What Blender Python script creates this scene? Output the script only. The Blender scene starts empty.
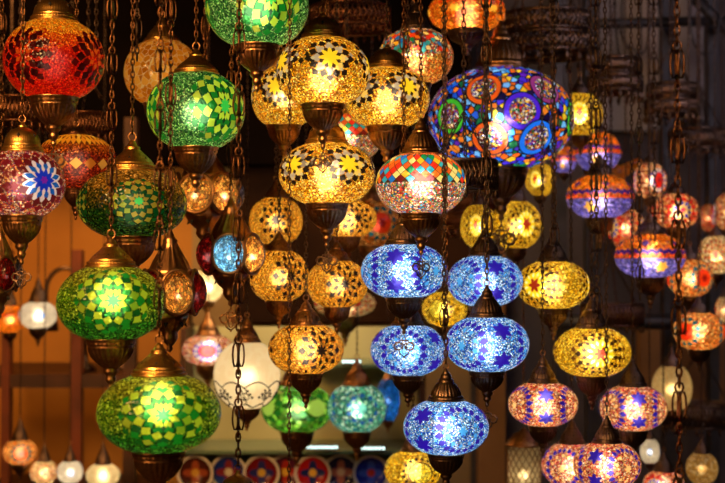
import bpy, math, random
from mathutils import Vector, Matrix
random.seed(7)
PI = math.pi
S = bpy.context.scene
COL = S.collection

# ------------------------------------------------------------------ camera
F = 1400.0                        # focal length in pixels of the 725 px wide frame
CAMZ, TILT = 1.55, math.radians(1.5)
cd = bpy.data.cameras.new('camera'); cam = bpy.data.objects.new('camera', cd); COL.objects.link(cam)
cam.location = (0, 0, CAMZ); cam.rotation_euler = (PI / 2 + TILT, 0, 0)
cd.sensor_width = 36; cd.lens = 36 * F / 725; cd.clip_end = 60
cd.dof.use_dof = True; cd.dof.focus_distance = 2.8; cd.dof.aperture_fstop = 3.8; cd.dof.aperture_blades = 9
S.camera = cam
# ------------------------------------------------------------------ world, exposure
w = bpy.data.worlds.new('world'); S.world = w; w.use_nodes = True
w.node_tree.nodes['Background'].inputs[0].default_value = (.55, .5, .62, 1)
w.node_tree.nodes['Background'].inputs[1].default_value = .03
S.view_settings.view_transform = 'Standard'; S.view_settings.look = 'None'
S.view_settings.exposure = 0; S.view_settings.gamma = 1; S.view_settings.use_curve_mapping = False
cy = S.cycles
cy.max_bounces = 6; cy.diffuse_bounces = 3; cy.glossy_bounces = 3; cy.transmission_bounces = 4; cy.transparent_max_bounces = 8
cy.sample_clamp_indirect = 2.5; cy.sample_clamp_direct = 0; cy.caustics_reflective = False; cy.caustics_refractive = False
cy.use_denoising = True

def lin(c):                       # sRGB 0-255 -> linear
    return tuple(((x / 255) / 12.92 if x / 255 < .04045 else ((x / 255 + .055) / 1.055) ** 2.4) for x in c)

def area(name, loc, target, size, power, color, spread=None):
    l = bpy.data.lights.new(name, 'AREA'); l.shape = 'SQUARE'; l.size = size; l.energy = power; l.color = color
    o = bpy.data.objects.new(name, l); COL.objects.link(o); o.location = loc
    o.rotation_euler = (Vector(target) - Vector(loc)).to_track_quat('-Z', 'Y').to_euler()
    if spread: l.spread = spread
    return o
area('key_light_front_left', (-1.3, .6, 2.7), (-.6, 2.8, 1.7), 1.0, 62, (1, .53, .17), 1.7)  # unseen key, added so the brass caps catch wide warm highlights
area('fill_light_low_left', (-1.6, 1.0, .9), (-.3, 2.9, 1.6), .6, 4.5, (1, .5, .18))  # unseen low fill, added to bring out the lamp holders
area('fill_light_front', (.7, .2, 2.65), (.1, 3.0, 1.6), .5, 9, (1, .66, .36))  # weaker unseen fill, added for reflections in the brass
area('fill_light_left_wall', (-1.35, 4.9, 2.6), (-1.3, 6.2, .9), .5, 17, (1, .5, .14))  # added fill that brightens the ochre wall, no lamp is seen there
area('fill_light_display', (-.25, 4.9, 1.95), (-.25, 5.9, .9), .4, 8, (1, .72, .4))  # added fill that brightens the display shelf and its back panel
area('fill_light_right', (1.5, 3.6, 2.7), (1.3, 6.0, 2.2), .5, 7.5, (.66, .62, .9))  # unseen fill, added to lift the pale boards and the right wall
area('fill_light_chandeliers', (1.3, 2.6, 2.75), (1.0, 4.6, 2.2), .6, 4, (.85, .72, .72), 1.6)  # added only to brighten the ring chandeliers, no visible lamp

REG = []
DEPTH = {'red and amber glass mosaic lamp with dark red diamonds at top left': 2.72, 'plain amber crackle glass lamp behind the light green lamp': 3.35, 'light green beaded mosaic lamp with lime diamond flower facing right': 2.92, 'green mosaic lamp cut off by the top edge of the photo': 2.741, 'pink beaded mosaic lamp with blue star flower at the left edge': 2.58, 'amber tiled dome lamp with red foot behind the blue star lamp': 3.1, 'dark green and amber beaded lamp with dim light inside': 2.815, 'olive green mosaic lamp with bright star flower, directly above the lowest green lamp': 2.5, 'lowest and largest lime green mosaic lamp beside the orange shelf wall': 2.34, 'gold beaded mosaic lamp with yellow star, topmost of the gold lamps': 2.95, 'gold beaded lamp half hidden behind the topmost gold star lamp': 3.219, 'gold beaded mosaic lamp with star turned right, right of the topmost gold lamp': 3.165, 'gold beaded mosaic lamp with grey star, straight below the topmost gold lamp': 3.14, 'small glimpse of a red and gold lamp between the gold lamps': 3.545, 'rainbow hexagon mosaic lamp behind the gold lamps': 3.393, 'orange glass lamp at the top edge with blurred outline': 3.826, 'round lamp of rainbow rhombus tiles above the blue lamps': 2.919, 'huge blue and purple lamp covered in round medallions': 3.723, 'dim orange and red lamp behind the two gold lamps and the blue lamps': 4.293, 'faint cream lamp low between amber lamps and blue lamps': 4.7, 'small amber lamp with dark flowers, left of the lamp below the gold star': 3.62, 'amber lamp peeking out right below the grey star gold lamp': 3.653, 'amber lamp with bright centre beside the long ornate chain': 3.351, 'amber lamp with dark flower between the bright amber lamp and the blue lamps': 3.428, 'lowest amber lamp with two dark flowers above the green glass lamp': 3.286, 'upper left of the blue beaded mosaic lamps, under the rainbow rhombus lamp': 3.038, 'blue beaded lamp behind a chain, left of a yellow lamp': 3.34, 'blue beaded lamp with ring of blue diamonds facing forward, lower left of the blue group': 3.268, 'blue beaded lamp with two dark blue stars, right in the middle of the blue group': 2.96, 'lowest blue beaded lamp with stars at its left side': 2.804, 'yellow lamp with red star just under the medallion lamp': 3.94, 'small sliver of yellow lamp under the dark ring chandelier': 4.1, 'yellow beaded lamp touching the blue lamps at their right': 3.482, 'sharpest yellow lamp with dotted flower above the pink beaded lamps': 3.406, 'yellow lamp with black ringed disc at the bottom edge': 3.7, 'pale yellow lamp squeezed between the blue lamps': 4.0, 'yellow lamp right beside the huge medallion lamp': 4.224, 'small yellow lamp under the right side of the medallion lamp': 4.275, 'pink beaded lamp with blue stars, left of the pair below the yellow lamps': 3.372, 'pink beaded lamp with blue diamond rows, right of the pair': 3.566, 'front pink beaded lamp with blue stars at the bottom edge': 3.274, 'pink beaded lamp hidden behind the front one at the bottom edge': 3.563, 'orange and blue banded lamp, upper of the two big banded ones': 4.139, 'orange and blue banded lamp right above the orange teal lamp': 4.082, 'small orange and blue banded lamp below the yellow lamp': 4.526, 'tiny banded lamp behind the medallion lamp edge': 4.8, 'round lamp with blue flowers between the two banded lamps': 4.466, 'round lamp with bold red flower at the right': 4.519, 'pink cream lamp with blue flower centre right of the red flower lamp': 4.368, 'narrow cream lamp near the right edge': 5.121, 'red flower lamp cut off by the right edge': 4.5, 'cream and red fan patterned lamp at the right edge': 4.344, 'orange lamp with red and teal flower right of the banded lamp': 4.212, 'orange lamp with teal flower turned left near the right edge': 4.0, 'cream lamp sliver at the right edge above the orange flower lamp': 4.7, 'plain cream glass lamp glowing beside the rope': 4.449, 'tiny cream lamp with blue mark right of the front pink lamp': 4.292, 'brown crackle glass lamp in the lower right corner': 4.271, 'colourful lamp cut off by the bottom edge at the right': 4.172, 'blurred lime green lamp over the plates': 4.482, 'blurred teal mosaic lamp over the plates': 4.376, 'deep blue glass lamp behind the teal lamp': 4.9, 'blurred warm white lamp against the tan wall': 5.2, 'blurred red lamp with white disc behind the frosted globe': 4.9, 'blue glass lamp behind the dotted yellow lamp': 4.284, 'orange lamp hanging over the shelf at the left edge': 5.074, 'white lamp with blue dot hanging over the shelf': 5.01, 'orange lamp glowing at the bottom left corner': 4.918, 'small cream and red lamp second in the bottom left row': 4.899, 'white lamp with blue disc in the middle of the bottom left row': 4.86, 'cream glass lamp right in the bottom left row': 4.902, 'round frosted white lamp painted with black scrolls': 3.9, 'upright cylinder lantern with pierced lattice at the bottom edge': 4.01, 'lamp cap on the long ornate chain at the bottom edge, its globe out of view': 2.55, 'straight dark cord chain crossing the gold lamps': 2.619, 'thin dark chain left of the star blue lamp': 2.72, 'ornate chain with scroll links in front of the upper right blue lamp': 2.8, 'thin chain hanging right of the medallion lamp': 3.2, 'chain with scroll links in front of the banded lamp': 3.316, 'dark chain between red flower lamp and banded lamps': 3.601, 'dark chain left of the pink cream lamp': 3.9, 'long chain running down beside the cream glass lamp': 3.482, 'thin chain left of the amber crackle lamp': 3.0, 'chain right of the red amber lamp': 3.3, 'pierced lantern with lit amber windows under the light green lamp': 3.3, 'pierced lantern with a blue lit window': 3.12, 'pierced lantern with an amber window beside the olive green lamp': 2.712, 'pierced red lantern cut off by the left edge': 2.9, 'dark pierced ring chandelier above the huge medallion lamp': 4.469, 'dark pierced ring chandelier right of the small yellow lamp': 4.64, 'dark pierced ring chandelier at the upper right': 4.738, 'dark pierced ring chandelier over the red flower lamps': 4.944, 'reddish brown ring chandelier above the gold lamps': 3.814, 'dark ring chandelier in front of the medallion lamp': 3.22, 'dark ring chandelier behind the dotted yellow lamp': 4.4, 'dark ring chandelier at the lower right': 5.069, 'brown ring chandelier behind the red lamp': 3.598, 'brown ring chandelier over the amber dome lamp': 3.702, 'brown ring chandelier behind the sliver of yellow lamp': 4.6}
def depth(label, d): return DEPTH.get(label, d)
def at(px, py, d):
    x = (px - 362.5) / F * d; v = (241.5 - py) / F * d
    return Vector((x, d * math.cos(TILT) - v * math.sin(TILT), CAMZ + d * math.sin(TILT) + v * math.cos(TILT)))

# ------------------------------------------------------------------ node helpers
class X:
    def __init__(s, nt, sock): s.nt = nt; s.s = sock
    def _m(s, op, *o):
        n = s.nt.nodes.new('ShaderNodeMath'); n.operation = op
        for i, v in enumerate((s,) + o):
            if isinstance(v, X): s.nt.links.new(v.s, n.inputs[i])
            else: n.inputs[i].default_value = v
        return X(s.nt, n.outputs[0])
    def __add__(s, o): return s._m('ADD', o)
    __radd__ = __add__
    def __sub__(s, o): return s._m('SUBTRACT', o)
    def __rsub__(s, o): return (s * -1.0) + o
    def __mul__(s, o): return s._m('MULTIPLY', o)
    __rmul__ = __mul__
    def __truediv__(s, o): return s._m('DIVIDE', o)
    def __lt__(s, o): return s._m('LESS_THAN', o)
    def __gt__(s, o): return s._m('GREATER_THAN', o)
    def abs(s): return s._m('ABSOLUTE')
    def fract(s): return s._m('FRACT')
    def floor(s): return s._m('FLOOR')
    def sqrt(s): return s._m('SQRT')
    def sin(s): return s._m('SINE')
    def cos(s): return s._m('COSINE')
    def max(s, o): return s._m('MAXIMUM', o)
    def min(s, o): return s._m('MINIMUM', o)
    def atan2(s, o): return s._m('ARCTAN2', o)

def mixc(nt, f, a, b):
    n = nt.nodes.new('ShaderNodeMix'); n.data_type = 'RGBA'
    for i, v in ((0, f), (6, a), (7, b)):
        if isinstance(v, X): nt.links.new(v.s, n.inputs[i])
        elif isinstance(v, (int, float)): n.inputs[i].default_value = v
        else: n.inputs[i].default_value = (*v, 1)
    return X(nt, n.outputs[2])

def ramp(nt, f, cols, interp='CONSTANT'):
    n = nt.nodes.new('ShaderNodeValToRGB'); cr = n.color_ramp; cr.interpolation = interp
    k = len(cols)
    while len(cr.elements) < k: cr.elements.new(.5)
    for i, c in enumerate(cols):
        cr.elements[i].position = i / k if interp == 'CONSTANT' else i / max(1, k - 1)
    for i, c in enumerate(cols): cr.elements[i].color = (*c, 1)
    nt.links.new(f.s, n.inputs[0]); return X(nt, n.outputs[0])

def comb(nt, x, y, z):
    n = nt.nodes.new('ShaderNodeCombineXYZ')
    for i, v in enumerate((x, y, z)):
        if isinstance(v, X): nt.links.new(v.s, n.inputs[i])
        else: n.inputs[i].default_value = v
    return X(nt, n.outputs[0])

def vor(nt, vec, scale, feature='F1', rnd=1.0):
    n = nt.nodes.new('ShaderNodeTexVoronoi'); n.feature = feature; n.inputs['Scale'].default_value = scale
    n.inputs['Randomness'].default_value = rnd
    nt.links.new(vec.s, n.inputs['Vector']); return n

def new_mat(name):
    m = bpy.data.materials.new(name); m.use_nodes = True; nt = m.node_tree
    for n in list(nt.nodes): nt.nodes.remove(n)
    out = nt.nodes.new('ShaderNodeOutputMaterial'); return m, nt, out

# ------------------------------------------------------------------ mosaic glass
def H(c): return lin(c)
GR = H((38, 22, 12))              # dark grout
def glass(name, beads, scale=24, sets=(), lats=(), vbg=None, hot=.3, zones=None, grout=.16, rough=.5, pert=.55, bvar=1.0):
    """Backlit mosaic glass: crushed-glass beads, flowers of cut chips folded round the globe, and rows along a latitude."""
    m, nt, out = new_mat(name)
    tc = nt.nodes.new('ShaderNodeTexCoord')
    nv = nt.nodes.new('ShaderNodeVectorMath'); nv.operation = 'NORMALIZE'; nt.links.new(tc.outputs['Object'], nv.inputs[0])
    sp = nt.nodes.new('ShaderNodeSeparateXYZ'); nt.links.new(nv.outputs[0], sp.inputs[0])
    x, y, z = (X(nt, sp.outputs[i]) for i in range(3))
    vec = comb(nt, x, y, z * .72)
    phi = y.atan2(x)
    v = vor(nt, vec, scale); cs = nt.nodes.new('ShaderNodeSeparateColor'); nt.links.new(v.outputs['Color'], cs.inputs[0])
    r1, g1 = X(nt, cs.outputs[0]), X(nt, cs.outputs[1])
    ve = X(nt, vor(nt, vec, scale, 'DISTANCE_TO_EDGE').outputs['Distance'])
    if zones:                      # beads change colour from the foot to the crown of the globe
        col = None
        for (zlo, pal) in zones:
            c = ramp(nt, r1, [H(q) for q in pal])
            if col is None: col = c
            else: col = mixc(nt, (z + (g1 - .5) * .25) > zlo, col, c)
    else:
        col = ramp(nt, r1, [H(q) for q in beads])
    b = g1 * g1 * (1.35 * bvar) + (.32 + .5 * (1 - bvar))
    edge = (ve > .05) * (1 - grout) + grout
    b = b * edge
    bb = nt.nodes.new('ShaderNodeVectorMath'); bb.operation = 'SCALE'; nt.links.new(col.s, bb.inputs[0]); nt.links.new(b.s, bb.inputs['Scale'])
    col = X(nt, bb.outputs[0])
    if vbg:                        # irregular big chips instead of beads
        sc, pal, gap, gcol, rnd, zr = vbg
        V = vor(nt, vec, sc, rnd=rnd); c2 = nt.nodes.new('ShaderNodeSeparateColor'); nt.links.new(V.outputs['Color'], c2.inputs[0])
        E = X(nt, vor(nt, vec, sc, 'DISTANCE_TO_EDGE', rnd).outputs['Distance'])
        cc = mixc(nt, E < gap, ramp(nt, X(nt, c2.outputs[0]), [H(q) for q in pal]), H(gcol))
        col = mixc(nt, (z > zr[0]) * (z < zr[1]), col, cc) if zr else cc
    def pick(c, seed):
        if isinstance(c, list):
            wn = nt.nodes.new('ShaderNodeTexWhiteNoise'); nt.links.new(seed.s, wn.inputs['Vector'])
            return ramp(nt, X(nt, wn.outputs['Value']), [H(q) for q in c])
        return H(c)
    for L in lats:
        if L[0] == 'band': col = mixc(nt, (z > L[1]) * (z < L[2]), col, H(L[3]))
        elif L[0] == 'tint':      # coloured glass band that keeps the bead grain
            pc = ramp(nt, r1, [H(q) for q in L[3]])
            s2 = nt.nodes.new('ShaderNodeVectorMath'); s2.operation = 'SCALE'; nt.links.new(pc.s, s2.inputs[0]); nt.links.new(b.s, s2.inputs['Scale'])
            col = mixc(nt, (z > L[1]) * (z < L[2]), col, X(nt, s2.outputs[0]))
        elif L[0] == 'zig':
            _, z0, amp, N, th, c = L
            tri = (phi * (N / (2 * PI))).fract() - .5
            col = mixc(nt, (z - z0 - tri.abs() * (2 * amp)).abs() < th, col, H(c))
        elif L[0] == 'row':
            _, z0, hz, N, off, fill, c = L
            u = phi * (N / (2 * PI)) + (off + 50)
            d = (u.fract() - .5).abs() * (2 / fill) + (z - z0).abs() / hz
            col = mixc(nt, d < 1, col, pick(c, comb(nt, u.floor(), z0, N)))
    for st in sets:
        n, v0, off, sq = st['n'], st.get('v', 0), st.get('off', 0), st.get('sq', .8)
        s = 2 * PI / n
        a = phi / s + (off + 20.5)
        k = a.floor(); pf = (a.fract() - .5) * s
        cl = (1 - z * z).max(0).sqrt()
        X1 = pf.cos() * cl; Y1 = pf.sin() * cl
        cv, sv = math.cos(v0), math.sin(v0)
        xf = X1 * cv + z * sv; zf = (z * cv - X1 * sv) * sq
        r = (Y1 * Y1 + zf * zf).sqrt(); r = r.atan2(xf)
        th = zf.atan2(Y1) + PI
        for L in st['layers']:
            if L[0] == 'disc': col = mixc(nt, r < L[1], col, H(L[2]))
            elif L[0] == 'beads':  # disc of beads in another palette
                pc = ramp(nt, r1, [H(q) for q in L[2]])
                s2 = nt.nodes.new('ShaderNodeVectorMath'); s2.operation = 'SCALE'; nt.links.new(pc.s, s2.inputs[0]); nt.links.new(b.s, s2.inputs['Scale'])
                col = mixc(nt, r < L[1], col, X(nt, s2.outputs[0]))
            elif L[0] == 'ann': col = mixc(nt, (r > L[1]) * (r < L[2]), col, H(L[3]))
            elif L[0] == 'star':
                _, R, mp, dep, c, ro = L
                t = ((th * (mp / (2 * PI)) + ro).fract() - .5).abs() * 2
                col = mixc(nt, r < (t * dep + (1 - dep)) * R, col, H(c))
            elif L[0] == 'ring':
                _, rc, hw, N, of, fill, c = L
                u = th * (N / (2 * PI)) + (of + 3)
                d = (u.fract() - .5).abs() * (2 / fill) + (r - rc).abs() / hw
                col = mixc(nt, d < 1, col, pick(c, comb(nt, u.floor(), k, rc)))
    # every bead and chip is cut at its own small angle
    geo = nt.nodes.new('ShaderNodeNewGeometry')
    pv = nt.nodes.new('ShaderNodeVectorMath'); pv.operation = 'SUBTRACT'; nt.links.new(v.outputs['Color'], pv.inputs[0]); pv.inputs[1].default_value = (.5, .5, .5)
    p2 = nt.nodes.new('ShaderNodeVectorMath'); p2.operation = 'MULTIPLY_ADD'; nt.links.new(pv.outputs[0], p2.inputs[0]); p2.inputs[1].default_value = (pert,) * 3
    nt.links.new(geo.outputs['Normal'], p2.inputs[2])
    p3 = nt.nodes.new('ShaderNodeVectorMath'); p3.operation = 'NORMALIZE'; nt.links.new(p2.outputs[0], p3.inputs[0])
    tr = nt.nodes.new('ShaderNodeBsdfTranslucent'); nt.links.new(col.s, tr.inputs[0])
    df = nt.nodes.new('ShaderNodeBsdfDiffuse'); nt.links.new(col.s, df.inputs[0])
    rf = nt.nodes.new('ShaderNodeBsdfRefraction'); rf.inputs['Roughness'].default_value = rough; rf.inputs['IOR'].default_value = 1.25
    nt.links.new(mixc(nt, .06, col, (1, 1, 1)).s, rf.inputs[0]); nt.links.new(p3.outputs[0], rf.inputs['Normal'])
    gl = nt.nodes.new('ShaderNodeBsdfGlossy'); gl.inputs['Roughness'].default_value = .18; nt.links.new(p3.outputs[0], gl.inputs['Normal'])
    gl.inputs[0].default_value = (1, 1, 1, 1)
    m1 = nt.nodes.new('ShaderNodeMixShader'); m1.inputs[0].default_value = .12; nt.links.new(tr.outputs[0], m1.inputs[1]); nt.links.new(df.outputs[0], m1.inputs[2])
    m2 = nt.nodes.new('ShaderNodeMixShader'); m2.inputs[0].default_value = hot * .62; nt.links.new(m1.outputs[0], m2.inputs[1]); nt.links.new(rf.outputs[0], m2.inputs[2])
    fr = nt.nodes.new('ShaderNodeFresnel'); fr.inputs[0].default_value = 1.28
    m3 = nt.nodes.new('ShaderNodeMixShader'); nt.links.new(fr.outputs[0], m3.inputs[0]); nt.links.new(m2.outputs[0], m3.inputs[1]); nt.links.new(gl.outputs[0], m3.inputs[2])
    nt.links.new(m3.outputs[0], out.inputs[0])
    return m

# palettes (as the glass looks, sRGB)
GOLD = [(255, 190, 25), (235, 150, 10), (255, 215, 70), (190, 105, 8), (255, 235, 130), (250, 170, 15), (150, 80, 5)]
AMB = [(250, 175, 45), (240, 150, 20), (255, 205, 90), (215, 120, 15), (255, 190, 60)]
BLU = [(50, 120, 215), (150, 210, 240), (20, 70, 185), (240, 248, 245), (70, 165, 220), (35, 90, 195), (205, 230, 230)]
PNK = [(225, 80, 35), (245, 170, 120), (195, 35, 25), (250, 215, 170), (235, 125, 40), (190, 60, 70), (250, 185, 90)]
YEL = [(240, 190, 20), (215, 160, 10), (250, 215, 60), (190, 130, 10), (250, 225, 90)]
GRN = [(70, 140, 60), (150, 200, 105), (25, 75, 35), (180, 215, 130), (90, 150, 55), (35, 100, 40)]
LIM = [(110, 140, 15), (165, 170, 30), (50, 90, 10), (210, 205, 70), (30, 75, 15)]
DKG = [(20, 90, 25), (45, 130, 35), (10, 50, 18), (100, 160, 50)]
MUL = [(230, 60, 30), (240, 150, 40), (60, 140, 190), (250, 225, 190), (210, 70, 60), (70, 160, 90), (245, 190, 90), (180, 60, 90), (250, 215, 170)]
CHIPS = [(225, 45, 20), (30, 110, 190), (240, 180, 30), (20, 130, 70), (235, 110, 20), (120, 20, 15), (250, 220, 120), (50, 160, 170), (225, 90, 20)]
DK = (28, 14, 10); NAVY = (38, 14, 140)

M = {}
def gold_layers(c=(255, 215, 40)):
    return [('disc', .24, (60, 38, 14)), ('ring', .27, .12, 8, .5, .95, [(170, 160, 150), (225, 195, 100), (130, 120, 120)]), ('star', .25, 8, .5, c, 0),
            ('ring', .38, .10, 8, 0, .6, DK), ('ring', .46, .09, 8, .5, .5, DK), ('ring', .36, .05, 8, .5, .35, (190, 180, 150))]
M['gold'] = glass('gold_bead_mosaic', GOLD, 34, [dict(n=5, v=.22, sq=.8, layers=gold_layers())],
                  lats=[('row', .14, .10, 25, 0, .55, DK), ('row', .31, .08, 25, .5, .5, [(150, 140, 130), DK, DK])])
M['goldbg'] = glass('amber_bead_dark_flower_mosaic', AMB, 28, [dict(n=3, v=0, sq=.66, layers=[('ring', .30, .13, 10, 0, .62, DK), ('ring', .52, .12, 10, .5, .62, DK), ('star', .17, 8, .5, DK, 0)])],
                    lats=[('row', -.78, .09, 22, 0, .35, DK), ('row', .78, .09, 22, 0, .35, DK)], hot=.35)
def blue_layers(c, star, inner, st):
    return dict(n=3, v=0, sq=.62, layers=[('ann', .49, .51, c), ('ring', .56, .12, 18, 0, .85, c), ('ring', .36, .07, 10, 0, .5, star), ('star', .12, 6, .5, star, 0)])
def star_pair(c):
    return [dict(n=3, v=s * .52, off=.5, sq=.72, layers=[('star', .25, 6, .5, c, .5)]) for s in (1, -1)]
M['blue'] = glass('blue_bead_mosaic', BLU, 36, [blue_layers(NAVY, (70, 160, 215), BLU, 0)] + star_pair(NAVY), hot=.22)
M['pink'] = glass('pink_bead_mosaic', PNK, 26, [blue_layers(NAVY, (250, 200, 120), PNK, 0)] + star_pair(NAVY), hot=.3)
M['yellow'] = glass('yellow_bead_mosaic', YEL, 28, [dict(n=3, v=0, sq=.64, layers=[('beads', .36, [(255, 225, 30), (245, 240, 90), (250, 205, 20)]), ('ring', .42, .08, 14, 0, .6, (50, 25, 5)),
                    ('ring', .57, .09, 15, .5, .65, (50, 25, 5)), ('ring', .72, .07, 18, 0, .6, (100, 55, 10)), ('ann', .0, .33, (255, 225, 20)), ('ring', .27, .08, 12, 0, .5, (240, 245, 200)), ('star', .20, 6, .5, (150, 40, 5), 0)])], hot=.35)
def green_layers(a=(20, 125, 40), b=(215, 205, 50), sc=1.15):
    return [(l[0], l[1] * sc) + ((l[2] * sc,) if l[0] == 'ring' else (l[2],)) + l[3:] for l in [('disc', .34, (12, 60, 22)), ('ring', .15, .09, 8, 0, 1.0, b), ('star', .11, 8, .4, (60, 210, 90), 0), ('ring', .25, .09, 10, .5, .95, [a, (10, 90, 35)]), ('ring', .345, .09, 12, 0, .92, [b, b, (150, 170, 40)]),
            ('ring', .44, .09, 12, .5, .9, [a, (10, 80, 30)]), ('ring', .53, .08, 14, 0, .8, [(190, 190, 50), a, (170, 160, 40)]), ('ring', .61, .06, 14, .5, .6, [a, (20, 90, 30)])]]
M['olive'] = glass('olive_green_bead_mosaic', LIM, 38, [dict(n=3, v=.08, sq=.75, layers=green_layers())], zones=[(-2, DKG), (-.35, LIM), (.45, [(150, 120, 15), (190, 165, 40), (90, 80, 10), (210, 190, 60)])], hot=.42)
M['green'] = glass('light_green_bead_mosaic', GRN, 40, [dict(n=3, v=.02, sq=.62, layers=green_layers((15, 120, 35), (200, 215, 60)))], hot=.34)
M['darkgreen'] = glass('dark_green_amber_mosaic', DKG, 28, [dict(n=4, v=0, sq=.75, layers=green_layers((10, 80, 30), (165, 150, 40), .82))],
                       zones=[(-2, [(30, 80, 20), (70, 100, 20), (20, 55, 15)]), (-.1, [(110, 90, 20), (150, 110, 25), (70, 70, 15)]), (.35, [(190, 125, 30), (220, 160, 60), (140, 85, 15)])], hot=.08)
M['red'] = glass('red_amber_mosaic', AMB, 40, [dict(n=4, v=-.05, sq=.8, layers=[('ring', .26, .12, 9, 0, .9, (70, 6, 4)), ('ring', .40, .12, 12, .5, .9, (45, 4, 3)), ('ring', .53, .09, 13, 0, .7, (70, 6, 4)), ('ring', .14, .07, 6, 0, .7, (190, 70, 10))])],
                 bvar=.6, zones=[(-2, [(215, 20, 6), (175, 8, 4), (235, 50, 10)]), (.18, [(240, 80, 15), (225, 40, 10), (250, 120, 25)]), (.48, [(250, 150, 20), (235, 110, 10), (255, 185, 50)])], hot=.05)
M['amber'] = glass('amber_crackle_glass', AMB, 10, vbg=(6.5, [(220, 135, 25), (240, 160, 40), (205, 115, 15), (250, 185, 70)], .035, (250, 220, 150), 1, None), hot=.05)
M['dome'] = glass('amber_dome_red_foot_mosaic', AMB, 28, zones=[(-2, [(150, 35, 12), (190, 60, 15), (110, 20, 10)]), (.3, [(200, 90, 20), (220, 110, 25), (160, 60, 15)])],
                  lats=[('band', .55, 1.1, (110, 50, 10)), ('row', .68, .17, 40, 0, 1.1, [(250, 180, 40), (240, 150, 30)]), ('row', .88, .14, 28, 0, 1.1, [(250, 190, 60), (235, 150, 30)]), ('row', -.15, .2, 18, 0, .9, [(190, 110, 30), (210, 150, 60)])], hot=.14)
M['multi'] = glass('rainbow_rhombus_mosaic', MUL, 28, vbg=None,
                   lats=[('band', -.02, .80, (70, 35, 15)), ('row', .08, .122, 28, 0, .92, CHIPS), ('row', .215, .122, 28, .5, .92, CHIPS[::-1]), ('row', .35, .122, 28, 0, .92, CHIPS[3:] + CHIPS[:3]),
                         ('row', .485, .122, 28, .5, .92, CHIPS), ('row', .62, .12, 28, 0, .95, CHIPS[2:] + CHIPS[:2]), ('row', .75, .12, 28, .5, .95, CHIPS[::-1]), ('tint', .82, 1.1, [(225, 80, 30), (235, 130, 40)])], hot=.34)
M['hex'] = glass('rainbow_hexagon_mosaic', MUL, 26, sets=[dict(n=10, v=v, off=o, sq=.8, layers=[('disc', .21, (90, 40, 15)), ('ring', .14, .10, 6, 0, .95, CHIPS + [(250, 225, 150)]), ('star', .10, 6, .3, c, 0)])
                 for v, o, c in ((.62, 0, (230, 60, 20)), (.22, .5, (40, 150, 190)))], zones=[(-2, [(235, 120, 30), (245, 170, 60), (215, 80, 20), (250, 200, 110)]), (-.1, MUL)], hot=.3)
MEDP = [(70, 40, 200), (25, 90, 215), (235, 100, 15), (245, 200, 30), (100, 30, 170), (20, 110, 60), (40, 140, 225), (120, 190, 240), (25, 15, 60), (240, 130, 30)]
MEDB = [(200, 30, 30), (245, 240, 230), (30, 60, 190), (240, 190, 40), (30, 120, 60), (120, 30, 120), (250, 230, 190), (220, 90, 20)]
def med(c, r=.33): return [('disc', r + .02, (15, 10, 30)), ('ann', r * .74, r, c), ('beads', r * .72, MEDB)]
M['medal'] = glass('medallion_mosaic', MEDP, 40, [dict(n=3, v=.44, off=.48, sq=.72, layers=med((240, 95, 15), .23)), dict(n=3, v=.46, off=.02, sq=.72, layers=med((150, 50, 120), .22)), dict(n=3, v=0, off=.22, sq=.72, layers=med((80, 30, 210), .25)),
                   dict(n=3, v=-.05, off=.72, sq=.72, layers=med((70, 190, 40), .24)), dict(n=3, v=-.52, off=.44, sq=.72, layers=med((240, 95, 20), .23)), dict(n=3, v=-.5, off=.09, sq=.72, layers=med((30, 120, 235), .24))], vbg=(11, MEDP, .075, (18, 10, 30), 1, None), hot=.24)
M['purple'] = glass('pink_bead_blue_star_mosaic', [(225, 90, 50), (240, 170, 110), (190, 30, 30), (240, 210, 170), (130, 50, 110), (235, 140, 50)], 30,
                    [dict(n=4, v=.05, sq=.8, layers=[('disc', .52, (225, 205, 190)), ('ring', .34, .16, 12, 0, .75, (20, 90, 170)), ('star', .28, 10, .35, (20, 50, 190), 0), ('star', .1, 6, .4, (120, 30, 160), 0),
                     ('ring', .54, .16, 14, .5, .9, (95, 15, 20)), ('ring', .72, .13, 14, 0, .8, (120, 20, 25))])], hot=.2)
ORG = [(240, 120, 15), (230, 95, 10), (250, 150, 40)]
M['orange'] = glass('orange_glass_mosaic', ORG, 20, sets=[dict(n=6, v=-.1, sq=.8, layers=[('ring', .30, .06, 14, 0, .7, (170, 40, 5)), ('star', .16, 6, .4, (250, 190, 60), 0)])], hot=.3,
                    lats=[('row', .25, .12, 26, 0, .7, (200, 50, 5))])
M['orblue'] = glass('orange_and_blue_banded_mosaic', [(110, 110, 240), (150, 140, 250), (90, 80, 220)], 18,
                    lats=[('tint', .22, 1.2, ORG), ('tint', -.12, .22, [(245, 90, 40), (230, 60, 20), (250, 130, 60)]), ('zig', .12, .10, 26, .08, (50, 15, 120))],
                    sets=[dict(n=3, v=-.5, sq=.7, layers=[('star', .2, 6, .4, (250, 190, 80), 0)]), dict(n=6, v=.55, sq=.7, off=.5, layers=[('star', .12, 6, .4, (60, 20, 110), 0)])], hot=.34)
M['redflower'] = glass('cream_red_flower_mosaic', PNK + [(250, 205, 160)], 16, [dict(n=3, v=0, sq=.8, layers=[('disc', .56, (60, 60, 190)), ('ring', .46, .14, 12, 0, .95, (230, 210, 190)), ('disc', .34, (225, 35, 15)), ('star', .17, 6, .5, (150, 10, 20), 0)])], hot=.34)
M['bluecentre'] = glass('cream_blue_flower_mosaic', PNK + [(230, 60, 40)], 16, [dict(n=3, v=0, sq=.8, layers=[('ring', .55, .14, 12, 0, .9, (200, 30, 20)), ('disc', .42, (230, 190, 90)), ('ring', .30, .14, 10, 0, .9, (60, 60, 180)), ('star', .16, 6, .5, (190, 30, 80), 0)])], hot=.34)
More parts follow.
